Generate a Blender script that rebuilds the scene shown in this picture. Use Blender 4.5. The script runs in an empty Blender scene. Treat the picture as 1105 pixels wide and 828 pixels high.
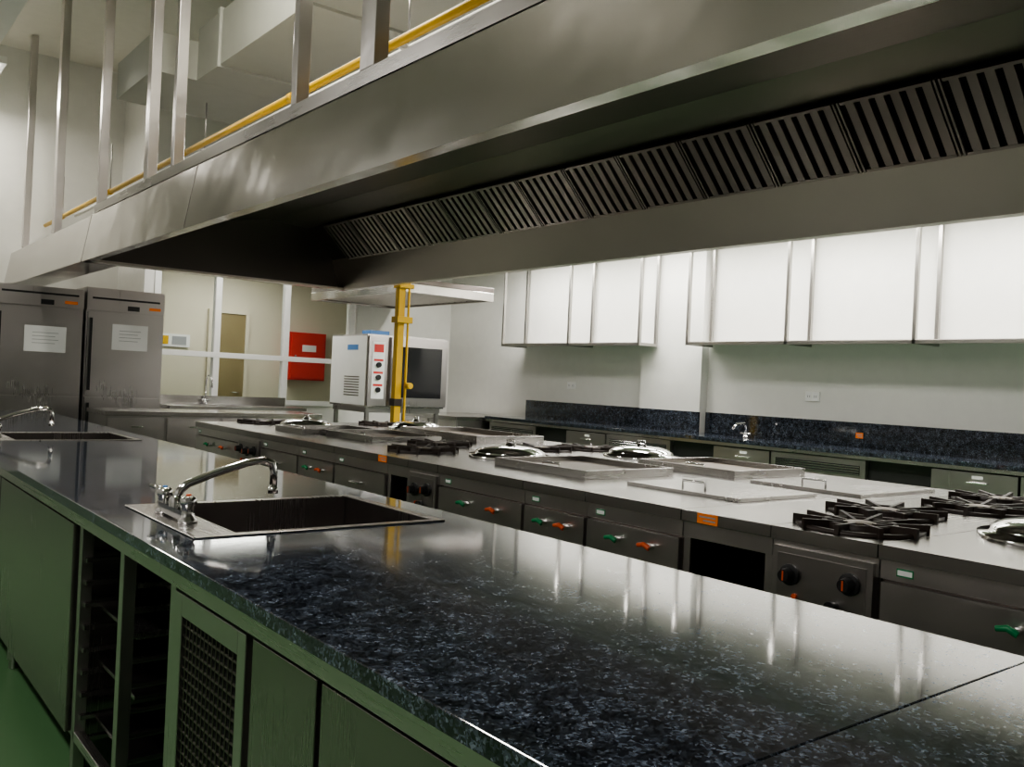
import bpy, bmesh, math, random
from mathutils import Vector, Matrix
random.seed(4)
S = bpy.context.scene

# ---------------------------------------------------------------- materials
def newmat(name):
    m = bpy.data.materials.new(name); m.use_nodes = True
    nt = m.node_tree; b = nt.nodes['Principled BSDF']
    return m, nt, b
def plain(name, col, rough=.5, metal=0, spec=.5, coat=0):
    m, nt, b = newmat(name)
    tc = nt.nodes.new('ShaderNodeTexCoord'); n = nt.nodes.new('ShaderNodeTexNoise')
    n.inputs['Scale'].default_value = 9; n.inputs['Detail'].default_value = 3
    nt.links.new(tc.outputs['Object'], n.inputs['Vector'])
    mx = nt.nodes.new('ShaderNodeMix'); mx.data_type = 'RGBA'
    mx.inputs[6].default_value = (*[c*.95 for c in col], 1)
    mx.inputs[7].default_value = (*[min(1, c*1.04) for c in col], 1)
    nt.links.new(n.outputs['Fac'], mx.inputs[0]); nt.links.new(mx.outputs[2], b.inputs['Base Color'])
    b.inputs['Roughness'].default_value = rough; b.inputs['Metallic'].default_value = metal
    b.inputs['Specular IOR Level'].default_value = spec
    b.inputs['Coat Weight'].default_value = coat
    return m
def steel(name, col=(.55, .55, .53), rough=.28, stretch=(1, 60, 60), bump=.0, var=.04, big=1.3, bigb=.08, bigv=.14):
    m, nt, b = newmat(name); N = nt.nodes.new; L = nt.links.new
    tc = N('ShaderNodeTexCoord'); mp = N('ShaderNodeMapping'); mp.inputs['Scale'].default_value = stretch
    L(tc.outputs['Object'], mp.inputs['Vector'])
    n1 = N('ShaderNodeTexNoise'); n1.inputs['Scale'].default_value = 3; n1.inputs['Detail'].default_value = 2
    L(mp.outputs[0], n1.inputs['Vector'])
    n2 = N('ShaderNodeTexNoise'); n2.inputs['Scale'].default_value = big; n2.inputs['Detail'].default_value = 3
    L(tc.outputs['Object'], n2.inputs['Vector'])
    a = N('ShaderNodeMath'); a.operation = 'MULTIPLY_ADD'; a.inputs[1].default_value = var; a.inputs[2].default_value = rough-var*.5
    L(n1.outputs['Fac'], a.inputs[0])
    c = N('ShaderNodeMath'); c.operation = 'MULTIPLY_ADD'; c.inputs[1].default_value = bigv
    L(n2.outputs['Fac'], c.inputs[0]); L(a.outputs[0], c.inputs[2])
    d = N('ShaderNodeMath'); d.operation = 'SUBTRACT'; d.inputs[1].default_value = bigv*.5; L(c.outputs[0], d.inputs[0])
    L(d.outputs[0], b.inputs['Roughness'])
    mx = N('ShaderNodeMix'); mx.data_type = 'RGBA'
    mx.inputs[6].default_value = (*[x*.85 for x in col], 1); mx.inputs[7].default_value = (*[min(1, x*1.12) for x in col], 1)
    L(n2.outputs['Fac'], mx.inputs[0]); L(mx.outputs[2], b.inputs['Base Color'])
    b.inputs['Metallic'].default_value = 1
    bp2 = N('ShaderNodeBump'); bp2.inputs['Strength'].default_value = bigb; bp2.inputs['Distance'].default_value = .05
    L(n2.outputs['Fac'], bp2.inputs['Height']); L(bp2.outputs[0], b.inputs['Normal'])
    return m
def granite(name):
    m, nt, b = newmat(name); N = nt.nodes.new; L = nt.links.new
    tc = N('ShaderNodeTexCoord')
    nz = N('ShaderNodeTexNoise'); nz.inputs['Scale'].default_value = 90; nz.inputs['Detail'].default_value = 3
    L(tc.outputs['Object'], nz.inputs['Vector'])
    wv = N('ShaderNodeVectorMath'); wv.operation = 'MULTIPLY_ADD'; wv.inputs[1].default_value = (.016, .016, .016)
    L(nz.outputs['Color'], wv.inputs[0]); L(tc.outputs['Object'], wv.inputs[2])
    v = N('ShaderNodeTexVoronoi'); v.inputs['Scale'].default_value = 215; L(wv.outputs[0], v.inputs['Vector'])
    r = N('ShaderNodeValToRGB'); e = r.color_ramp.elements
    e[0].position = .0; e[0].color = (.005, .006, .009, 1)
    e[1].position = .40; e[1].color = (.015, .018, .025, 1)
    for p, c in ((.56, (.028, .034, .046, 1)), (.74, (.046, .056, .075, 1)), (.90, (.072, .088, .115, 1)), (.98, (.125, .145, .18, 1))):
        x = e.new(p); x.color = c
    sep = N('ShaderNodeSeparateColor'); L(v.outputs['Color'], sep.inputs[0]); L(sep.outputs[0], r.inputs['Fac'])
    n3 = N('ShaderNodeTexNoise'); n3.inputs['Scale'].default_value = 26; n3.inputs['Detail'].default_value = 6
    L(tc.outputs['Object'], n3.inputs['Vector'])
    r3 = N('ShaderNodeValToRGB'); r3.color_ramp.elements[0].position = .38; r3.color_ramp.elements[0].color = (.5, .5, .5, 1)
    r3.color_ramp.elements[1].position = .66; r3.color_ramp.elements[1].color = (1.7, 1.7, 1.7, 1)
    L(n3.outputs['Fac'], r3.inputs['Fac'])
    mu = N('ShaderNodeMix'); mu.data_type = 'RGBA'; mu.blend_type = 'MULTIPLY'; mu.inputs[0].default_value = 1
    L(r.outputs['Color'], mu.inputs[6]); L(r3.outputs['Color'], mu.inputs[7])
    L(mu.outputs[2], b.inputs['Base Color'])
    b.inputs['Roughness'].default_value = .065; b.inputs['Specular IOR Level'].default_value = .85
    return m
def emis(name, col, st):
    m, nt, b = newmat(name)
    b.inputs['Base Color'].default_value = (*col, 1)
    b.inputs['Emission Color'].default_value = (*col, 1); b.inputs['Emission Strength'].default_value = st
    return m

M = {}
M['steelY'] = steel('brushed_steel_long', (.59, .565, .555), .28, (40, .3, 40))
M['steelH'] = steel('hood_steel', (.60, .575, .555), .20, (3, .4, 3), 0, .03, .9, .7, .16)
M['steelL'] = steel('hood_lit_lip_steel', (.76, .70, .64), .30, (3, .4, 3), 0, .03, .9, .2, .12)  # hood steel lightened and warmed to paint the light on the lip
M['steelD'] = steel('hood_shaded_steel', (.20, .175, .165), .34, (30, .3, 30))  # hood steel darkened in colour to paint the shade inside the hood
M['steelV'] = steel('brushed_steel_vertical', (.53, .505, .50), .30, (70, 70, .2), 0, .03)
M['steelP'] = steel('dark_brushed_steel', (.36, .335, .33), .27, (70, 70, .2), 0, .03)
M['steelS'] = steel('shelf_post_steel', (.40, .39, .37), .30, (.2, .2, 40), 0, .03)
M['steelF'] = steel('appliance_front_steel', (.66, .63, .62), .31, (.2, .2, 60), 0, .04, 2.6, .22, .14)
M['steelT'] = steel('worktop_steel', (.50, .485, .47), .26, (1, 20, 20))
M['chrome'] = steel('chrome', (.78, .77, .77), .08, (1, 1, 1), 0, .02, 1.3, 0, .04)
M['filter'] = steel('filter_steel', (.55, .51, .475), .36, (20, 20, 20))
M['granite'] = granite('blue_pearl_granite')
M['wall'] = plain('painted_wall', (.74, .735, .70), .55)
M['gwall'] = plain('grey_wall', (.42, .41, .40), .6)
M['cream'] = plain('cream_wall', (.70, .65, .53), .6)
M['ceil'] = plain('ceiling_paint', (.76, .74, .67), .7)
M['white'] = plain('white_enamel', (.85, .85, .83), .4)
M['duct'] = plain('grey_duct_paint', (.46, .47, .42), .5)
M['black'] = plain('black_iron', (.034, .023, .018), .5)
M['dark'] = plain('painted_cavity_shade', (.015, .015, .015), .7)  # near-black colour stands in for shade in slots, vents and openings
M['bplast'] = plain('black_plastic', (.02, .02, .022), .3)
M['yellow'] = plain('yellow_gas_paint', (.72, .44, .02), .4)
M['red'] = plain('red_enamel', (.60, .05, .045), .35)
M['orange'] = plain('orange_sticker', (.95, .24, .02), .5)
M['green'] = plain('green_valve', (.01, .24, .09), .4)
M['redv'] = plain('red_valve', (.65, .10, .02), .4)
M['paper'] = plain('paper', (.84, .84, .84), .7)
M['ink'] = plain('ink', (.35, .36, .38), .7)
M['floor'] = plain('green_epoxy', (.085, .175, .08), .28)
M['door'] = plain('door_paint', (.26, .21, .11), .5)
M['iron'] = plain('griddle_iron', (.16, .13, .10), .42, .7)
M['blue'] = plain('blue_sticker', (.08, .22, .5), .5)
M['tube'] = emis('fluorescent_tube', (1, .98, .92), 6)
g, nt, b = newmat('window_glass')
b.inputs['Base Color'].default_value = (.88, .92, .89, 1); b.inputs['Roughness'].default_value = .02
b.inputs['Transmission Weight'].default_value = 1; b.inputs['IOR'].default_value = 1.05
M['glass'] = g
M['oglass'] = plain('oven_glass', (.02, .02, .022), .08, 0, .6)

# ---------------------------------------------------------------- builder
class B:
    def __init__(s, name): s.name = name; s.bm = bmesh.new(); s.mats = []
    def mi(s, m):
        m = M[m] if isinstance(m, str) else m
        if m not in s.mats: s.mats.append(m)
        return s.mats.index(m)
    def faces(s, vs, fs, m, smooth=False):
        i = s.mi(m); bv = [s.bm.verts.new(v) for v in vs]; out = []
        for f in fs:
            try: fc = s.bm.faces.new([bv[k] for k in f])
            except ValueError: continue
            fc.material_index = i; fc.smooth = smooth; out.append(fc)
        return out
    def hexa(s, p, m):
        return s.faces(p, [(0, 3, 2, 1), (4, 5, 6, 7), (0, 1, 5, 4), (1, 2, 6, 5), (2, 3, 7, 6), (3, 0, 4, 7)], m)
    def box(s, x0, x1, y0, y1, z0, z1, m):
        x0, x1 = sorted((x0, x1)); y0, y1 = sorted((y0, y1)); z0, z1 = sorted((z0, z1))
        return s.hexa([(x0, y0, z0), (x1, y0, z0), (x1, y1, z0), (x0, y1, z0), (x0, y0, z1), (x1, y0, z1), (x1, y1, z1), (x0, y1, z1)], m)
    def prism(s, poly, y0, y1, m, smooth=False):
        n = len(poly)
        vs = [(x, y0, z) for x, z in poly]+[(x, y1, z) for x, z in poly]
        fs = [(i, (i+1) % n, (i+1) % n+n, i+n) for i in range(n)]+[tuple(range(n)), tuple(range(2*n-1, n-1, -1))]
        s.faces(vs, fs, m, smooth)
    def tube(s, pts, r, m, seg=12, caps=True):
        pts = [Vector(p) for p in pts]; n = len(pts); rs = r if isinstance(r, (list, tuple)) else [r]*n
        vs = []; up = None
        for i, p in enumerate(pts):
            t = (pts[min(i+1, n-1)]-pts[max(i-1, 0)]).normalized()
            if up is None:
                a = Vector((0, 0, 1)) if abs(t.z) < .9 else Vector((1, 0, 0))
                up = (a-t*a.dot(t)).normalized()
            else: up = (up-t*up.dot(t)).normalized()
            w = t.cross(up)
            for k in range(seg):
                q = 2*math.pi*k/seg; vs.append(p+(up*math.cos(q)+w*math.sin(q))*rs[i])
        fs = [(i*seg+k, i*seg+(k+1) % seg, (i+1)*seg+(k+1) % seg, (i+1)*seg+k) for i in range(n-1) for k in range(seg)]
        i = s.mi(m); bv = [s.bm.verts.new(v) for v in vs]
        for f in fs:
            fc = s.bm.faces.new([bv[k] for k in f]); fc.material_index = i; fc.smooth = True
        if caps:
            for rng in (range(seg-1, -1, -1), range((n-1)*seg, n*seg)):
                fc = s.bm.faces.new([bv[k] for k in rng]); fc.material_index = i
    def lathe(s, c, prof, m, seg=36, cap=False):
        vs = [(c[0]+r*math.cos(2*math.pi*k/seg), c[1]+r*math.sin(2*math.pi*k/seg), c[2]+z) for r, z in prof for k in range(seg)]
        n = len(prof)
        fs = [(i*seg+k, i*seg+(k+1) % seg, (i+1)*seg+(k+1) % seg, (i+1)*seg+k) for i in range(n-1) for k in range(seg)]
        if cap: fs.append(tuple(range((n-1)*seg, n*seg)))
        s.faces(vs, fs, m, True)
    def slab(s, xs, ys, holes, z0, z1, m):
        xs = sorted(set(xs+[h[0] for h in holes]+[h[1] for h in holes])); ys = sorted(set(ys+[h[2] for h in holes]+[h[3] for h in holes]))
        solid = lambda i, j: 0 <= i < len(xs)-1 and 0 <= j < len(ys)-1 and not any(h[0]-1e-6 <= xs[i] and xs[i+1] <= h[1]+1e-6 and h[2]-1e-6 <= ys[j] and ys[j+1] <= h[3]+1e-6 for h in holes)
        cache = {}
        def V(i, j, k):
            if (i, j, k) not in cache: cache[(i, j, k)] = s.bm.verts.new((xs[i], ys[j], (z0, z1)[k]))
            return cache[(i, j, k)]
        mi = s.mi(m)
        def F(*v):
            f = s.bm.faces.new(v); f.material_index = mi
        for i in range(len(xs)-1):
            for j in range(len(ys)-1):
                if not solid(i, j): continue
                F(V(i, j, 1), V(i+1, j, 1), V(i+1, j+1, 1), V(i, j+1, 1)); F(V(i, j, 0), V(i, j+1, 0), V(i+1, j+1, 0), V(i+1, j, 0))
                if not solid(i-1, j): F(V(i, j, 0), V(i, j, 1), V(i, j+1, 1), V(i, j+1, 0))
                if not solid(i+1, j): F(V(i+1, j, 0), V(i+1, j+1, 0), V(i+1, j+1, 1), V(i+1, j, 1))
                if not solid(i, j-1): F(V(i, j, 0), V(i+1, j, 0), V(i+1, j, 1), V(i, j, 1))
                if not solid(i, j+1): F(V(i, j+1, 0), V(i, j+1, 1), V(i+1, j+1, 1), V(i+1, j+1, 0))
    def done(s, bevel=0, seg=2):
        bb = [v.co for v in s.bm.verts]
        c = Vector(((min(v.x for v in bb)+max(v.x for v in bb))/2, (min(v.y for v in bb)+max(v.y for v in bb))/2, min(v.z for v in bb)))
        for v in s.bm.verts: v.co -= c
        bmesh.ops.recalc_face_normals(s.bm, faces=s.bm.faces)
        me = bpy.data.meshes.new(s.name); s.bm.to_mesh(me); s.bm.free()
        for m in s.mats: me.materials.append(m)
        o = bpy.data.objects.new(s.name, me); S.collection.objects.link(o); o.location = c
        if bevel:
            md = o.modifiers.new('bevel', 'BEVEL'); md.width = bevel; md.segments = seg; md.limit_method = 'ANGLE'; md.angle_limit = math.radians(40)
        return o

# ---------------------------------------------------------------- room
XR, YF, YA, ZC, XL, YB = 7.4, 10.85, 12.0, 5.0, -2.4, -3.0
ZS = 3.0
def wallbox(name, a, m='wall'):
    b = B(name); b.box(*a, m); return b.done()
wallbox('floor', (XL-.1, XR+.6, YB-.1, 14.2, -.1, 0), 'floor')
wallbox('ceiling', (XL-.1, XR+.6, YB-.1, 14.2, ZC, ZC+.1), 'ceil')
wallbox('soffit_ceiling', (5.3, XR, YB, YF, ZS, ZS+.08), 'duct')
wallbox('added_lamp_shield', (6.42, 6.45, YB, YF, 2.72, ZS), 'duct')  # added unseen board, keeps the strip lamps out of the counter reflection
wallbox('wall_right', (XR, XR+.12, YB, 14, 0, ZC))
wallbox('wall_left', (XL-.1, XL, YB, YA+.1, 0, ZC), 'gwall')
wallbox('wall_near', (XL, XR, YB-.1, YB, 0, ZC), 'gwall')
wallbox('wall_alcove', (XL, 3.07, YA, YA+.1, 0, ZC), 'wall')
wallbox('wall_return', (3.07, 3.17, YF+.1, YA+.1, 0, ZC), 'wall')
wallbox('wall_column', (XR-.11, XR, 6.05, 6.9, 0, ZS))
w = B('wall_far'); w.box(3.07, XR, YF, YF+.1, 0, .9, 'wall'); w.box(3.07, XR, YF, YF+.1, 2.75, ZC, 'wall')
w.box(5.86, XR, YF, YF+.1, .9, 2.75, 'wall'); w.box(3.07, 3.2, YF, YF+.1, .9, 2.75, 'wall'); w.done()
wallbox('wall_corridor', (3.17, 7.4, 12.9, 13.0, 0, ZC), 'cream')
wallbox('ceiling_corridor', (3.17, 7.4, YF+.1, 12.9, 2.9, 3.0), 'ceil')
w = B('window_1')
for x in (3.22, 3.95, 4.85, 5.78): w.box(x-.035, x+.04, YF-.015, YF+.08, .9, 2.75, 'white')
for z in (.9, 1.47, 2.69): w.box(3.2, 5.86, YF-.017, YF+.082, z, z+.065, 'white')
w.box(3.2, 5.82, YF+.03, YF+.036, .93, 2.7, 'glass')
w.done(.003)
w = B('door_1'); w.box(4.60, 5.1, 12.85, 12.898, 0, 2.15, 'door'); w.box(4.55, 4.60, 12.83, 12.898, 0, 2.2, 'cream'); w.box(5.1, 5.15, 12.83, 12.898, 0, 2.2, 'cream')
w.box(4.60, 5.1, 12.83, 12.898, 2.15, 2.2, 'cream'); w.tube([(5.02, 12.85, 1.0), (5.02, 12.8, 1.0), (4.92, 12.8, 1.0)], .01, 'chrome'); w.done()
w = B('fire_hose_cabinet'); w.box(5.75, 6.35, 12.72, 12.9, 1.22, 1.95, 'red'); w.box(5.78, 6.32, 12.70, 12.72, 1.25, 1.92, 'red')
w.box(5.95, 6.18, 12.695, 12.70, 1.66, 1.76, 'paper'); w.box(5.82, 5.85, 12.67, 12.70, 1.5, 1.6, 'chrome'); w.done(.006)
w = B('notice_board'); w.box(3.75, 4.3, 12.87, 12.9, 1.62, 1.80, 'paper'); w.box(3.8, 4.0, 12.865, 12.87, 1.65, 1.77, 'yellow'); w.box(4.05, 4.25, 12.865, 12.87, 1.65, 1.77, 'ink'); w.done()

# ---------------------------------------------------------------- granite island with sinks
CX0, CX1, CZ = .655, 1.63, .90
SK = [(.765, 1.515, 2.2, 2.8), (.765, 1.515, 5.25, 5.85)]
w = B('prep_counter')
holes = [(a+.01, b_-.01, c+.01, d-.01) for a, b_, c, d in SK]
w.slab([CX0, CX1], [.6175, 8.5], holes, CZ-.03, CZ, 'granite')
w.slab([CX0, CX1], [-1.2, .616], [], CZ-.03, CZ, 'granite')
w.box(CX0+.02, CX1-.02, -1.18, 2.15, CZ-.075, CZ-.031, 'steelY'); w.box(CX0+.02, CX0+.06, 2.15, 5.2, CZ-.075, CZ-.031, 'steelY'); w.box(CX1-.06, CX1-.02, 2.15, 8.48, CZ-.075, CZ-.031, 'steelY')
w.box(CX0+.02, CX0+.06, 5.2, 8.48, CZ-.075, CZ-.031, 'steelY')
FX = CX0+.045
w.box(CX1-.07, CX1-.05, -1.15, 8.45, .12, CZ-.076, 'steelF')
w.box(FX+.01, CX1-.08, -1.15, 2.09, .13, CZ-.08, 'steelP')
for y0, y1 in ((-1.1, -.45), (-.43, .24), (.26, .92), (.94, 1.34), (1.36, 1.63)):
    w.box(FX-.01, FX+.01, y0, y1, .15, CZ-.09, 'steelP')
w.box(FX-.012, FX+.008, 1.66, 1.70, .15, CZ-.09, 'steelV'); w.box(FX-.012, FX+.008, 2.03, 2.08, .15, CZ-.09, 'steelV')
w.box(FX-.012, FX+.008, 1.70, 2.03, CZ-.14, CZ-.09, 'steelV'); w.box(FX-.012, FX+.008, 1.70, 2.03, .15, .19, 'steelV')
w.box(FX+.005, FX+.0101, 1.70, 2.03, .19, CZ-.14, 'dark')
for i in range(24):
    z = .195+i*.0235; w.box(FX-.006, FX-.002, 1.70, 2.03, z, z+.006, 'steelD')
for i in range(14):
    y = 1.71+i*.023; w.box(FX-.007, FX-.003, y, y+.004, .19, CZ-.14, 'steelD')
for y in (2.13, 2.56, 3.02):
    for x in (FX, 1.1, CX1-.13): w.box(x, x+.035, y-.018, y+.018, .02, CZ-.08, 'steelV')
for x in (FX, CX1-.13): w.box(x, x+.03, 2.13, 3.02, .14, .17, 'steelY')
for i in range(9):
    z = .14+i*.07
    for y in (2.58, 2.98): w.box(FX+.01, 1.1, y, y+.02, z, z+.015, 'steelP')
for z in (.2, .38, .55): w.box(FX+.06, 1.08, 2.6, 2.99, z, z+.012, 'steelP')
w.tube([(1.0, 2.35, .62), (1.0, 2.35, .4), (1.03, 2.3, .3), (1.03, 2.2, .25)], .022, 'white')
w.tube([(.82, 2.4, .86), (.79, 2.36, .6), (.86, 2.3, .35), (.95, 2.25, .2)], .009, 'chrome')
w.box(CX1-.09, CX1-.0701, 2.1, 3.05, .12, CZ-.08, 'steelD')
w.box(FX+.01, CX1-.08, 3.06, 5.15, .13, CZ-.08, 'steelP'); w.box(FX+.01, CX1-.08, 5.95, 8.45, .13, CZ-.08, 'steelP')
for y0, y1 in ((3.07, 4.4), (4.42, 5.14), (5.97, 7.2), (7.22, 8.43)): w.box(FX-.012, FX+.01, y0, y1, .15, CZ-.09, 'steelP')
w.box(FX, FX+.02, 5.15, 5.95, .15, CZ-.08, 'steelP')
for y in (-1.0, .2, 1.2, 2.0, 3.12, 4.3, 5.1, 6.0, 7.2, 8.4):
    for x in (FX+.05, CX1-.14): w.tube([(x, y, 0), (x, y, .04), (x, y, .041), (x, y, .14)], [.018, .018, .026, .026], 'steelV')
w.done(.003)

def sink(name, a):
    x0, x1, y0, y1 = a; w = B(name); dk = x0+.12; z = CZ+.0005
    w.slab([x0, x1], [y0, y1], [(dk, x1-.03, y0+.03, y1-.03)], z, z+.004, 'steelY')
    bx0, bx1, by0, by1 = dk, x1-.03, y0+.03, y1-.03; t = .004; zb = CZ-.24
    for q in ((bx0-t, bx0, by0-t, by1+t), (bx1, bx1+t, by0-t, by1+t), (bx0, bx1, by0-t, by0), (bx0, bx1, by1, by1+t)):
        w.box(*q, zb, z+.003, 'steelP')
    w.box(bx0-t, bx1+t, by0-t, by1+t, zb-t, zb, 'steelP')
    w.lathe(((bx0+bx1)/2, (by0+by1)/2, zb), [(.045, .001), (.045, .004), (.03, .002), (.0, .001)], 'chrome')
    w.done(.002)
    f = B('sink_faucet'); fx = x0+.06; ym = (y0+y1)/2+.02; zb = CZ+.005
    for s_ in (-1, 1):
        y = ym+s_*.10
        f.lathe((fx, y, zb), [(.0, 0), (.026, 0), (.026, .008), (.018, .014), (.018, .045), (.022, .05), (.022, .065), (.012, .072), (0, .073)], 'chrome', 20)
        f.tube([(fx, y, zb+.06), (fx-.012, y+s_*.03, zb+.068), (fx-.022, y+s_*.06, zb+.07)], [.008, .007, .006], 'chrome')
        f.lathe((fx, y, zb+.073), [(.007, 0), (.007, .003), (0, .004)], 'redv' if s_ < 0 else 'blue', 12)
    f.box(fx-.018, fx+.018, ym-.10, ym+.10, zb+.006, zb+.032, 'chrome')
    f.lathe((fx, ym, zb+.03), [(.02, 0), (.02, .02), (.014, .03)], 'chrome', 20)
    pts = [(fx, ym, zb+.03), (fx, ym, zb+.055)]
    pts += [(fx+.01, ym, zb+.075), (fx+.03, ym, zb+.092), (fx+.10, ym, zb+.118), (fx+.2, ym, zb+.148), (fx+.25, ym, zb+.155), (fx+.275, ym, zb+.145), (fx+.283, ym, zb+.12), (fx+.283, ym, zb+.07)]
    f.tube(pts, .0115, 'chrome', 14); f.tube([(fx+.283, ym, zb+.075), (fx+.283, ym, zb+.055)], .015, 'chrome')
    f.done()
for a in SK: sink('sink_basin', a)

# ---------------------------------------------------------------- cooking island
IX0, IX1, IX2 = 2.48, 3.43, 4.40
def unit(name, y0, y1, kind, back=False):
    w = B(name); s = -1 if back else 1
    xf = IX2 if back else IX0; xr = IX1+.005 if back else IX1-.005
    X = lambda d: xf+s*d
    g_ = .002; y0 += g_; y1 -= g_
    w.box(X(0), xr, y0, y1, .858, .90, 'steelT')
    w.box(X(.015), X(.03), y0, y1, .80, .857, 'steelF')
    for y in (y0+.06, y1-.06):
        for d in (.1, .85): w.tube([(X(d), y, 0), (X(d), y, .14)], .022, 'steelV')
    L_ = y1-y0
    if kind == 'open':
        w.box(X(.03), xr, y0, y0+.015, .12, .857, 'steelV'); w.box(X(.03), xr, y1-.015, y1, .12, .857, 'steelV')
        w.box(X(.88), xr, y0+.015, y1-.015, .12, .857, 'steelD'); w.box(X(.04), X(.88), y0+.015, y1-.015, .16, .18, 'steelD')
        w.box(X(.02), X(.035), y0, y0+.03, .12, .8, 'steelF'); w.box(X(.02), X(.035), y1-.03, y1, .12, .8, 'steelF')
        w.done(.002); return
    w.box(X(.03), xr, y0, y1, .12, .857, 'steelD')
    if kind == 'knobs':
        w.box(X(.0), X(.03), y0+.01, y1-.01, .62, .84, 'steelF')
        w.box(X(-.003), X(.0), y0+.03, y1-.03, .64, .82, 'steelV')
        n = max(2, int(L_/.13))
        for i in range(n):
            y = y0+.08+(L_-.16)*i/(n-1); z = .765 if i % 2 == 0 else .755
            w.tube([(X(-.003), y, z), (X(-.012), y, z), (X(-.013), y, z), (X(-.045), y, z)], [.034, .034, .023, .019], 'bplast', 20)
            w.box(X(-.046), X(-.045), y-.003, y+.003, z-.015, z+.015, 'redv')
        w.tube([(X(-.003), y0+.13, .685), (X(-.03), y0+.13, .685)], .020, 'bplast', 16)
        w.tube([(X(-.003), y1-.1, .69), (X(-.012), y1-.1, .69)], .009, 'redv', 12)
        for i in range(4): w.box(X(.012), X(.03), y0+.03, y1-.03, .58-i*.02, .59-i*.02, 'dark')
        w.box(X(.01), X(.03), y0+.01, y1-.01, .14, .50, 'steelF'); w.tube([(X(-.02), y0+.05, .46), (X(-.02), y1-.05, .46)], .01, 'chrome')
        w.tube([(X(.01), y0+.07, .46), (X(-.02), y0+.07, .46)], .007, 'chrome'); w.tube([(X(.01), y1-.07, .46), (X(-.02), y1-.07, .46)], .007, 'chrome')
    if kind in ('valves', 'doors'):
        n = 1 if L_ < 1.05 else 2
        for i in range(n):
            a = y0+L_*i/n+.008; c = y0+L_*(i+1)/n-.008
            w.box(X(.006), X(.03), a, c, .14, .792, 'steelF')
            if kind == 'doors':
                w.tube([(X(.006), (a+c)/2-.05, .72), (X(-.02), (a+c)/2-.05, .72), (X(-.02), (a+c)/2+.05, .72), (X(.006), (a+c)/2+.05, .72)], .006, 'chrome', 8)
            else:
                for yy, mt in ((a+(c-a)*.62, 'green'), (a+(c-a)*.26, 'redv')):
                    w.tube([(X(.006), yy, .74), (X(-.02), yy, .74)], .012, 'chrome', 12)
                    w.tube([(X(-.022), yy-.01, .735), (X(-.026), yy+.015, .748), (X(-.03), yy+.042, .742)], [.010, .010, .008], mt, 10)
        w.box(X(.013), X(.015), y1-.10, y1-.05, .815, .838, 'green'); w.box(X(.0125), X(.013), y1-.097, y1-.053, .819, .834, 'paper')
    w.done(.002)
units = [('wok_range', -.6, .35, 'valves'), ('wok_range', .35, 1.37, 'valves'), ('gas_range', 1.37, 1.74, 'knobs'), ('open_base_work_table', 1.74, 2.12, 'open'),
         ('steamer_cabinet', 2.12, 2.62, 'valves'), ('steamer_cabinet', 2.62, 3.02, 'valves'), ('wok_range', 3.02, 3.69, 'valves'), ('gas_range', 3.69, 3.97, 'knobs'),
         ('open_base_work_table', 3.97, 4.2, 'open'), ('griddle_cabinet', 4.2, 4.8, 'doors'), ('griddle_cabinet', 4.8, 5.3, 'valves'), ('griddle_cabinet', 5.3, 5.9, 'doors'), ('gas_range', 5.9, 6.3, 'knobs'), ('wok_range', 6.3, 7.2, 'valves')]
for u in units: unit(*u)
for u in [('wok_range', -.6, .9, 'valves'), ('gas_range', .9, 1.95, 'knobs'), ('steamer_cabinet', 1.95, 3.5, 'valves'), ('wok_range', 3.5, 4.5, 'valves'), ('griddle_cabinet', 4.5, 6.2, 'doors'), ('gas_range', 6.2, 7.2, 'knobs')]:
    unit(*u, back=True)

def burner(x, y, r=.19):
    w = B('cast_iron_burner_grate'); z = .901
    w.lathe((x, y, z), [(r*1.05, 0), (r*1.05, .01), (r*.93, .01), (r*.93, 0)], 'black', 28)
    w.lathe((x, y, z), [(r*.62, 0), (r*.62, .022), (r*.54, .022), (r*.54, 0)], 'black', 28)
    w.lathe((x, y, z), [(.06, 0), (.065, .016), (.04, .022), (.0, .024)], 'iron', 24)
    for k in range(10):
        a = math.pi*2*k/10+.2; c, s_ = math.cos(a), math.sin(a); n = Vector((-s_, c, 0))*.0065; d = Vector((c, s_, 0)); P = Vector((x, y, z))
        p0, p1 = P+d*.05, P+d*r*1.1
        w.hexa([p0-n, p1-n, p1+n, p0+n, p0-n+Vector((0, 0, .022)), p1-n+Vector((0, 0, .030)), p1+n+Vector((0, 0, .030)), p0+n+Vector((0, 0, .022))], 'black')
    w.done()
for x, y in ((2.72, 1.57), (3.15, 1.72), (3.68, 1.62), (4.12, 1.72), (2.85, 4.4), (3.2, 4.75), (3.75, 4.4), (4.15, 4.35), (2.95, 6.95), (4.0, 6.85)): burner(x, y)
def wok(x, y, r=.20):
    w = B('wok_cover'); z = .9008
    w.lathe((x, y, z), [(r+.035, 0), (r+.035, .016), (r, .018), (r, .028), (r*.97, .036), (r*.8, .054), (r*.5, .066), (r*.2, .070), (.03, .071), (.03, .076), (.02, .084), (0, .086)], 'chrome', 44)
    w.tube([(x, y-.035, z+.07), (x, y-.03, z+.098), (x, y+.03, z+.098), (x, y+.035, z+.07)], .006, 'chrome', 8)
    w.done()
for x, y in ((3.12, 1.12), (4.0, .6), (3.15, 3.96), (4.1, 3.85), (3.1, 6.48), (4.05, 6.38), (2.95, .3)): wok(x, y)
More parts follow.
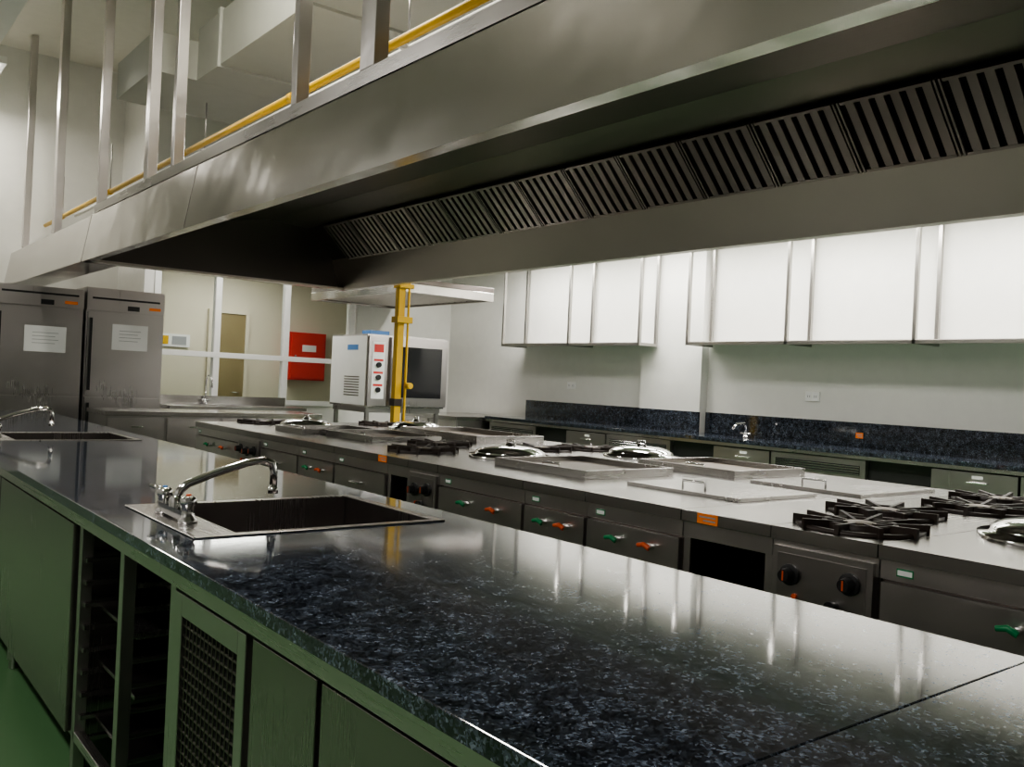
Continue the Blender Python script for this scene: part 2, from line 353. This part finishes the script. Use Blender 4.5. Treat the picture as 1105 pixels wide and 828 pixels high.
def lid(name, x0, x1, y0, y1, h=.04, m='steelT', pan=False):
    w = B(name); z = .9008
    if pan:
        w.slab([x0, x1], [y0, y1], [(x0+.012, x1-.012, y0+.012, y1-.012)], z, z+h, 'steelT'); w.box(x0+.012, x1-.012, y0+.012, y1-.012, z, z+.012, m)
    else: w.box(x0, x1, y0, y1, z, z+h, m)
    ym = (y0+y1)/2; xa = x0+.09
    zt = z+(h if not pan else .012)
    w.tube([(xa, ym-.06, zt-.002), (xa, ym-.06, zt+.03), (xa, ym+.06, zt+.03), (xa, ym+.06, zt-.002)], .006, 'chrome', 8)
    w.done(.003)
lid('griddle_plate', 2.78, 3.38, 2.95, 3.62, .04, 'iron', True); lid('griddle_plate', 3.6, 4.2, 2.75, 3.4, .04, 'iron', True)
lid('steamer_lid', 2.85, 3.38, 2.15, 2.75, .014); lid('steamer_lid', 3.55, 4.2, 2.05, 2.62, .014)
lid('griddle_plate', 2.85, 3.38, 5.0, 5.65, .04, 'iron', True); lid('griddle_plate', 3.6, 4.2, 4.9, 5.9, .05, 'iron', True); lid('griddle_plate', 2.7, 3.3, 5.7, 6.15, .04, 'steelT', True)
def sticker(x, y, z, wy, hz, m='orange', nm='price_sticker', lines=True):
    w = B(nm); w.box(x-.001, x, y-wy/2, y+wy/2, z-hz/2, z+hz/2, m)
    if lines: w.box(x-.0015, x-.001, y-wy*.4, y+wy*.4, z+hz*.1, z+hz*.25, 'ink'); w.box(x-.0015, x-.001, y-wy*.4, y+wy*.2, z-hz*.25, z-hz*.1, 'ink')
    w.done()
sticker(IX0-.0002, 2.0, .879, .09, .036); sticker(IX0-.0002, 4.23, .879, .09, .036)

# ---------------------------------------------------------------- exhaust hood
ZB = 2.18; HY0, HY1 = -1.5, 8.2
w = B('exhaust_hood')
prof = [(1.80, ZB), (1.87, 2.585), (1.91, 2.60), (3.5, 2.82), (4.3, 2.82), (4.27, ZB), (4.20, ZB), (4.12, 2.475), (3.84, 2.755), (3.45, 2.78), (2.35, 2.60), (1.93, 2.5), (1.89, ZB+.03), (1.87, ZB)]
n = len(prof)
vs = [(x, HY0, z) for x, z in prof]+[(x, HY1, z) for x, z in prof]
for i in range(n):
    j = (i+1) % n
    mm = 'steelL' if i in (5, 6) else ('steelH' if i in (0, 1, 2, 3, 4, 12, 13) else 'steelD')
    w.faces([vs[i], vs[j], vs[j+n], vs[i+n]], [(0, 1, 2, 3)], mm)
bmesh.ops.remove_doubles(w.bm, verts=w.bm.verts, dist=1e-5)
out = [(1.80, ZB), (4.27, ZB), (4.3, 2.82), (3.5, 2.82), (1.91, 2.60), (1.87, 2.585)]
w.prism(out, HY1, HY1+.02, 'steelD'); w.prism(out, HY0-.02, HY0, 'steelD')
w.box(1.82, 4.25, HY1-.12, HY1, ZB, ZB+.02, 'steelL')
for y in (5.6, -.6):
    w.hexa([(1.7985, y, ZB), (1.8, y, ZB), (1.8, y+.005, ZB), (1.7985, y+.005, ZB), (1.8685, y, 2.585), (1.87, y, 2.585), (1.87, y+.005, 2.585), (1.8685, y+.005, 2.585)], 'steelD')
w.box(1.88, 1.95, HY0, HY1, 2.60, 2.67, 'steelY')
w.done()
w = B('baffle_filter_bank')
P0 = Vector((4.12, 0, 2.475)); P1 = Vector((3.84, 0, 2.755)); d = (P1-P0); nn = Vector((-d.z, 0, d.x)).normalized()
if nn.z > 0: nn = -nn
def slab3(y0, y1, a, b_, h0, h1, m, sh=0):
    A, C = P0+d*a, P0+d*b_
    pts = []
    for h in (h0, h1):
        pts += [A+nn*h+Vector((0, y0, 0)), C+nn*h+Vector((0, y0+sh, 0)), C+nn*h+Vector((0, y1+sh, 0)), A+nn*h+Vector((0, y1, 0))]
    w.hexa(pts, m)
py = HY0+.02; pw = .485
while py+pw < HY1:
    slab3(py, py+pw, .0, 1, .002, .006, 'dark')
    slab3(py+.004, py+.014, .0, 1, .006, .040, 'filter'); slab3(py+pw-.014, py+pw-.004, .0, 1, .006, .040, 'filter')
    slab3(py+.022, py+pw-.022, .0, .04, .006, .04, 'filter'); slab3(py+.022, py+pw-.022, .96, 1, .006, .04, 'filter')
    for i in range(6):
        y = py+.024+i*.0745
        slab3(y, y+.042, .04, .96, .034, .038, 'filter'); slab3(y, y+.004, .04, .96, .014, .036, 'filter'); slab3(y+.038, y+.042, .04, .96, .014, .036, 'filter')
    py += pw+.004
w.done()
w = B('exhaust_duct_cover'); w.prism([(1.80, ZB), (1.87, 2.585), (1.95, 2.6), (2.1, 2.6), (2.1, ZB)], HY1+.0205, YA-.001, 'steelH'); w.done(.003)
w = B('hood_hanger_frame')
for y, s_ in ((3.5, .13), (4.25, .06), (6.15, .06), (6.75, .09), (8.1, .06), (9.8, .12), (11.4, .07), (.9, .1), (-.8, .1)):
    z0 = 2.671 if y < HY1 else 2.6
    w.box(1.88, 1.95, y-s_/2, y+s_/2, z0, ZC, 'steelF')
w.done(.003)
w = B('yellow_gas_pipe'); w.tube([(2.2, -1.5, 2.95), (2.2, 11.9, 2.95)], .022, 'yellow', 16)
for y in (1, 3, 5, 7, 9, 11): w.tube([(2.2, y, 2.95), (2.2, y, 3.4)], .006, 'steelV', 8); w.tube([(2.2, y-.03, 2.95), (2.2, y+.03, 2.95)], .028, 'yellow')
w.done()
w = B('water_pipes')
for i, x in enumerate((2.34, 2.44)): w.tube([(x, -1.5, 3.06), (x, 11.5, 3.06)], .02, 'white', 12)
for y in (1, 4, 7, 10): w.box(2.29, 2.49, y, y+.03, 3.02, 3.04, 'white'); w.tube([(2.39, y+.015, 3.03), (2.39, y+.015, 3.4)], .005, 'steelV', 8)
w.done()
w = B('supply_air_duct'); w.box(2.3, 3.9, -2.5, 7.0, 3.55, 3.95, 'duct')
for y in (-1, .5, 2, 3.5, 5, 6.5): w.box(2.28, 3.92, y, y+.05, 3.53, 3.97, 'duct')
for y in (0, 3, 6):
    for x in (2.4, 3.8): w.tube([(x, y, 3.95), (x, y, ZC)], .008, 'steelV', 8)
w.box(1.97, 5.2, 7.0, 8.0, 3.55, 3.85, 'duct')
for x in (3.0, 4.0): w.box(x, x+.04, 6.98, 8.02, 3.53, 3.87, 'duct')
w.done(.004)
w = B('cable_tray'); w.box(.9, 1.25, -2, 11.9, 4.1, 4.12, 'white'); w.box(.9, .91, -2, 11.9, 4.12, 4.2, 'white'); w.box(1.24, 1.25, -2, 11.9, 4.12, 4.2, 'white')
for y in (0, 3, 6, 9): w.tube([(1.07, y, 4.12), (1.07, y, ZC)], .006, 'steelV', 8)
w.done()
w = B('exhaust_riser_duct'); w.box(4.0, 4.28, 2.0, 2.8, 2.822, ZC, 'steelV'); w.done(.004)

w = B('oven_exhaust_hood'); x0, x1, y0, y1, z = 5.15, 6.4, 8.5, 10.8, 2.28
w.slab([x0, x1], [y0, y1], [(x0+.04, x1-.04, y0+.04, y1-.04)], z, z+.10, 'steelH')
w.box(x0, x1, y0, y1, z+.101, z+.16, 'steelD')
for i in range(16):
    yy = y0+.1+i*.13; w.box(x0+.05, x1-.05, yy, yy+.07, z+.02, z+.05, 'filter')
w.box(5.5, 6.1, 9.3, 9.9, z+.16, ZS, 'steelV')
w.done(.003)
w = B('yellow_gas_riser'); w.box(4.5, 4.57, 7.5, 7.57, 0, 2.25, 'yellow'); w.tube([(4.6, 7.48, .1), (4.6, 7.48, 2.3)], .012, 'yellow')
w.box(4.48, 4.64, 7.46, 7.58, 2.2, 2.24, 'yellow'); w.box(4.49, 4.58, 7.49, 7.58, 1.05, 1.12, 'black'); w.box(4.47, 4.64, 7.46, 7.58, 1.86, 1.92, 'yellow'); w.tube([(4.6, 7.45, 1.25), (4.6, 7.38, 1.25)], .03, 'yellow'); w.box(4.45, 4.65, 7.45, 7.62, 0, .02, 'yellow')
w.box(4.51, 4.56, 7.51, 7.56, 2.25, 3.545, 'steelV')
w.done(.002)

# combi oven
w = B('combi_oven'); x0, x1, y0, y1 = 4.9, 5.95, 8.8, 9.65
w.box(x0, x1, y0, y1, .98, 1.80, 'steelY')
w.box(x0-.004, x0, y0+.01, y1-.01, 1.0, 1.78, 'white')
w.box(x0+.01, x0+.25, y0-.03, y0, 1.0, 1.78, 'steelV')
w.box(x0+.05, x0+.21, y0-.036, y0-.03, 1.08, 1.72, 'paper')
w.box(x0+.07, x0+.19, y0-.04, y0-.036, 1.60, 1.69, 'red')
for z in (1.18, 1.32, 1.46):
    w.tube([(x0+.13, y0-.03, z), (x0+.13, y0-.06, z)], .03, 'bplast', 16); w.box(x0+.07, x0+.19, y0-.038, y0-.036, z+.04, z+.065, 'red')
w.box(x0+.28, x1-.01, y0-.06, y0, 1.0, 1.78, 'steelV')
w.box(x0+.36, x1-.09, y0-.066, y0-.06, 1.1, 1.68, 'oglass')
w.tube([(x0+.32, y0-.06, 1.25), (x0+.32, y0-.11, 1.25), (x0+.32, y0-.11, 1.55), (x0+.32, y0-.06, 1.55)], .012, 'bplast', 10)
for i in range(8): w.box(x0-.007, x0-.004, y0+.15, y0+.5, 1.1+i*.03, 1.112+i*.03, 'steelD')
w.box(x0-.006, x0-.004, y0+.2, y0+.45, 1.62, 1.68, 'blue')
w.box(x0+.2, x0+.45, y0+.3, y0+.5, 1.80, 1.86, 'blue')
for x in (x0+.04, x1-.08):
    for y in (y0+.04, y1-.08): w.box(x, x+.04, y, y+.04, 0, .98, 'steelV')
w.box(x0+.03, x1-.03, y0+.03, y1-.03, .92, .978, 'steelV'); w.box(x0+.03, x1-.03, y0+.03, y1-.03, .3, .32, 'steelV')
for i in range(5): w.box(x0+.05, x1-.05, y0+.06, y0+.08, .4+i*.1, .415+i*.1, 'steelV')
w.done(.006)

w = B('stainless_work_cabinet'); x0, x1, y0, y1 = 2.15, 4.3, 8.62, 9.3
w.box(x0, x1, y0, y1, .86, .90, 'steelT'); w.box(x0+.02, x1-.02, y0+.03, y1-.02, .12, .86, 'steelV')
for i in range(4): a = x0+.03+i*.53; w.box(a, a+.5, y0+.01, y0+.03, .14, .84, 'steelF'); w.tube([(a+.2, y0+.01, .76), (a+.2, y0-.02, .76), (a+.3, y0-.02, .76), (a+.3, y0+.01, .76)], .006, 'chrome', 8)
for x in (x0+.1, (x0+x1)/2, x1-.1):
    for y in (y0+.1, y1-.1): w.tube([(x, y, 0), (x, y, .14)], .022, 'steelV')
w.done(.003)
w = B('wash_sink_table'); x0, x1, y0, y1 = 3.2, 4.85, 10.15, 10.8
w.slab([x0, x1], [y0, y1], [(3.5, 4.1, 10.25, 10.65)], .86, .90, 'steelT'); w.box(3.5, 4.1, 10.25, 10.65, .6, .61, 'steelV')
for q in ((3.49, 3.5, 10.25, 10.65), (4.1, 4.11, 10.25, 10.65), (3.5, 4.1, 10.24, 10.25), (3.5, 4.1, 10.65, 10.66)): w.box(*q, .6, .86, 'steelV')
w.box(x0, x1, y1-.02, y1, .90, 1.0, 'steelT')
for x in (x0+.05, x1-.05):
    for y in (y0+.06, y1-.06): w.tube([(x, y, 0), (x, y, .86)], .02, 'steelV')
w.box(x0+.04, x1-.04, y0+.05, y1-.05, .25, .27, 'steelV'); w.done(.002)
w = B('gooseneck_faucet'); z = .9015
w.lathe((3.8, 10.72, z), [(.03, 0), (.03, .03), (.015, .04)], 'chrome', 18)
w.tube([(3.8, 10.72, z), (3.8, 10.72, 1.15)]+[(3.8, 10.62+.1*math.cos(math.radians(a)), 1.15+.1*math.sin(math.radians(a))) for a in range(0, 181, 15)]+[(3.8, 10.52, 1.1)], .011, 'chrome')
w.tube([(3.75, 10.72, .95), (3.85, 10.72, .95)], .014, 'chrome'); w.done()

# ---------------------------------------------------------------- refrigerators
def fridge(x0, x1, top, paper):
    w = B('upright_refrigerator'); y0, y1 = 10.02, 10.8
    w.box(x0, x1, y0, y1, .1, top, 'steelV')
    w.box(x0+.01, x1-.01, y0-.05, y0, 1.0, 1.86, 'steelV'); w.box(x0+.01, x1-.01, y0-.05, y0, .13, .975, 'steelV')
    w.box(x0, x1, y0-.03, y0, 1.88, top-.01, 'steelV')
    w.box(x0+.05, x1-.05, y0-.033, y0-.03, 2.0, 2.02, 'dark')
    w.box(x0+.62, x0+.74, y0-.034, y0-.03, 1.92, 1.95, 'orange')
    w.box(x0+.40, x0+.52, y0-.034, y0-.03, 1.9, 1.95, 'bplast')
    for z0, z1 in ((1.05, 1.8), (.2, .92)): w.box(x0+.025, x0+.05, y0-.075, y0-.05, z0, z1, 'bplast')
    w.box(paper[0], paper[1], y0-.052, y0-.05, paper[2], paper[3], 'paper')
    for i in range(4): w.box(paper[0]+.07, paper[1]-.07-.03*(i % 2), y0-.053, y0-.052, paper[3]-.07-.035*i, paper[3]-.065-.035*i, 'ink')
    for x in (x0+.06, x1-.06):
        for y in (y0+.06, y1-.06): w.tube([(x, y, 0), (x, y, .12)], .025, 'steelV')
    w.done(.006)
fridge(1.44, 2.24, 2.08, (1.70, 2.08, 1.42, 1.68)); fridge(2.27, 3.05, 2.12, (2.52, 2.88, 1.48, 1.75))

# ---------------------------------------------------------------- right wall run
w = B('wall_granite_counter'); CF = 6.72
w.slab([CF, XR-.001], [-1.5, 9.0], [(XR-.112, XR-.001, 6.045, 6.905)], .865, .90, 'granite')
for a, c, xx in ((-1.5, 6.04, XR), (6.04, 6.91, XR-.11), (6.91, 9.0, XR)): w.box(xx-.022, xx-.002, a, c, .9, 1.115, 'granite')
w.box(CF+.02, XR-.13, -1.5, 9.0, .835, .864, 'steelY')
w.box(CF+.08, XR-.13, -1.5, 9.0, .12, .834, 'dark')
y = -1.45; k = 0
while y < 8.7:
    L_ = (.62, .5, .9)[k % 3]; e = min(y+L_, 8.98)
    if k % 3 == 2:
        w.box(CF+.03, CF+.08, y, e, .14, .825, 'steelV'); w.box(CF+.022, CF+.03, y+.05, e-.05, .70, .78, 'dark')
        for i in range(4): w.box(CF+.02, CF+.024, y+.05, e-.05, .705+i*.02, .712+i*.02, 'chrome')
    elif k % 3 == 0:
        w.box(CF+.03, CF+.08, y, e, .14, .66, 'steelV'); w.box(CF+.03, CF+.08, y, e, .68, .82, 'steelV'); w.tube([(CF+.03, y+.2, .75), (CF+.005, y+.2, .75), (CF+.005, y+.35, .75), (CF+.03, y+.35, .75)], .006, 'chrome', 8)
        w.box(CF+.028, CF+.03, y+.24, y+.32, .775, .8, 'paper')
    y = e+.02; k += 1
for i in range(12):
    yy = -1.3+i*.9
    for x in (CF+.15, XR-.2): w.tube([(x, yy, 0), (x, yy, .13)], .02, 'steelV')
w.done(.002)
w = B('stainless_end_table'); w.box(6.3, 7.38, 9.03, 10.3, .84, .88, 'steelT'); w.box(6.34, 7.36, 9.05, 10.28, .12, .84, 'steelV')
for i in range(2): w.box(6.32, 6.34, 9.07+i*.62, 9.65+i*.62, .15, .82, 'steelF')
for y in (9.1, 10.2):
    for x in (6.42, 7.3): w.tube([(x, y, 0), (x, y, .13)], .02, 'steelV')
w.done(.003)
w = B('counter_faucet'); fy = 5.35
w.lathe((7.15, fy, .901), [(.028, 0), (.028, .02), (.014, .03)], 'chrome', 18)
w.tube([(7.15, fy, .92), (7.15, fy, 1.0), (7.12, fy, 1.04), (7.0, fy, 1.03), (6.95, fy, .99)], .012, 'chrome'); w.tube([(7.15, fy-.06, .94), (7.15, fy+.06, .94)], .012, 'chrome'); w.done()
sticker(XR-.023, 4.3, 1.0, .07, .05, 'orange')
def outlet(y, z):
    w = B('wall_power_outlet'); w.box(XR-.012, XR-.0005, y-.075, y+.075, z-.045, z+.045, 'white')
    for k in (-.035, .035):
        w.box(XR-.014, XR-.012, y+k-.028, y+k+.028, z-.035, z+.035, 'paper'); w.box(XR-.0145, XR-.014, y+k-.012, y+k-.008, z-.012, z+.01, 'dark'); w.box(XR-.0145, XR-.014, y+k+.008, y+k+.012, z-.012, z+.01, 'dark')
    w.done(.002)
outlet(4.8, 1.33); outlet(8.15, 1.33)
def shelf(ys):
    w = B('hanging_wall_shelf'); x0, x1 = 6.98, XR-.02; z = 1.79; t = .032
    a, c = ys[0], ys[-1]
    for y in ys:
        w.box(x0, x0+t, y-t/2, y+t/2, z, ZS, 'steelS')
        xb = x1-(.11 if 6.0 < y < 6.93 else 0); w.box(xb-t, xb, y-t/2, y+t/2, z, ZS, 'steelS')
        w.box(x0+t, xb-t, y-t/2, y+t/2, z, z+t, 'steelS')
    w.box(x0, x0+t, a, c, z, z+t, 'steelS')
    if a > 6.5: w.box(x0+.005, XR-.112, a, 6.91, z+t, z+t+.004, 'steelT'); a = 6.91
    w.box(x0+.005, XR-.002, a, c, z+t, z+t+.004, 'steelT')
    w.done(.002)
shelf([6.67, 7.8, 9.05]); shelf([-.1, 1.22, 2.43, 3.64, 4.84, 6.0])

# ---------------------------------------------------------------- lights
def fixture(x, y, z, p, top, along='Y', ln=1.2, wd=.28, col=(1, .97, .92)):
    w = B('fluorescent_ceiling_fixture'); hx, hy = (wd/2, ln/2) if along == 'Y' else (ln/2, wd/2)
    w.box(x-hx, x+hx, y-hy, y+hy, z, z+.07, 'white')
    for k in (-wd/4, wd/4):
        if along == 'Y': w.tube([(x+k, y-hy+.04, z-.02), (x+k, y+hy-.04, z-.02)], .014, 'tube')
        else: w.tube([(x-hx+.04, y+k, z-.02), (x+hx-.04, y+k, z-.02)], .014, 'tube')
    if top > z+.1:
        w.tube([(x, y-hy*.6, z+.07), (x, y-hy*.6, top)], .006, 'steelV', 8); w.tube([(x, y+hy*.6, z+.07), (x, y+hy*.6, top)], .006, 'steelV', 8)
    o = w.done()
    l = bpy.data.lights.new('tube_light', 'AREA'); l.shape = 'RECTANGLE'; l.size = 2*hx; l.size_y = 2*hy; l.energy = p; l.color = col
    lo = bpy.data.objects.new('lamp', l); S.collection.objects.link(lo); lo.parent = o; lo.location = (0, 0, -.012)
for y in (-.8, 1.0, 2.8, 4.6, 6.4, 8.2): fixture(6.72, y, ZS-.072, 50, ZS, ln=1.6, wd=.2)
for y in (1.0, 4.0, 7.0, 9.8): fixture(5.65, y, ZS-.072, 16, ZS)  # added fill row, out of view, brightens the island tops
for y in (1.5, 6.5): fixture(-1.0, y, 3.7, 75, ZC)
fixture(1.35, 10.9, 4.3, 42, ZC, col=(1, .95, .84))
fixture(1.5, 4.5, 4.6, 90, ZC, col=(1, .95, .84))
fixture(4.8, 4.5, 3.6, 70, ZC)
fixture(3.9, 9.9, 3.1, 32, ZC, 'X')  # added fill lamp, out of view, brightens window frames, fridges and worktable
fixture(4.6, 11.9, 2.82, 26, 2.9, 'X')
wd = bpy.data.worlds.new('world'); S.world = wd; wd.use_nodes = True
wd.node_tree.nodes['Background'].inputs[0].default_value = (.5, .5, .5, 1); wd.node_tree.nodes['Background'].inputs[1].default_value = .3
try: S.view_settings.look = 'AgX - Medium High Contrast'
except Exception: pass

# ---------------------------------------------------------------- camera
cam = bpy.data.cameras.new('camera'); co = bpy.data.objects.new('camera', cam); S.collection.objects.link(co)
cam.sensor_width = 36; cam.lens = 964/1105*36; cam.clip_start = .02
yaw = math.radians(38.4); r = math.radians(2.66)
F = Vector((math.sin(yaw), math.cos(yaw), 0)); R = Vector((math.cos(yaw), -math.sin(yaw), 0)); U = Vector((0, 0, 1))
Rc = R*math.cos(r)+U*math.sin(r); Uc = -R*math.sin(r)+U*math.cos(r)
mt = Matrix((Rc, Uc, -F)).transposed().to_4x4(); mt.translation = Vector((0, 0, 1.32)); co.matrix_world = mt
S.camera = co
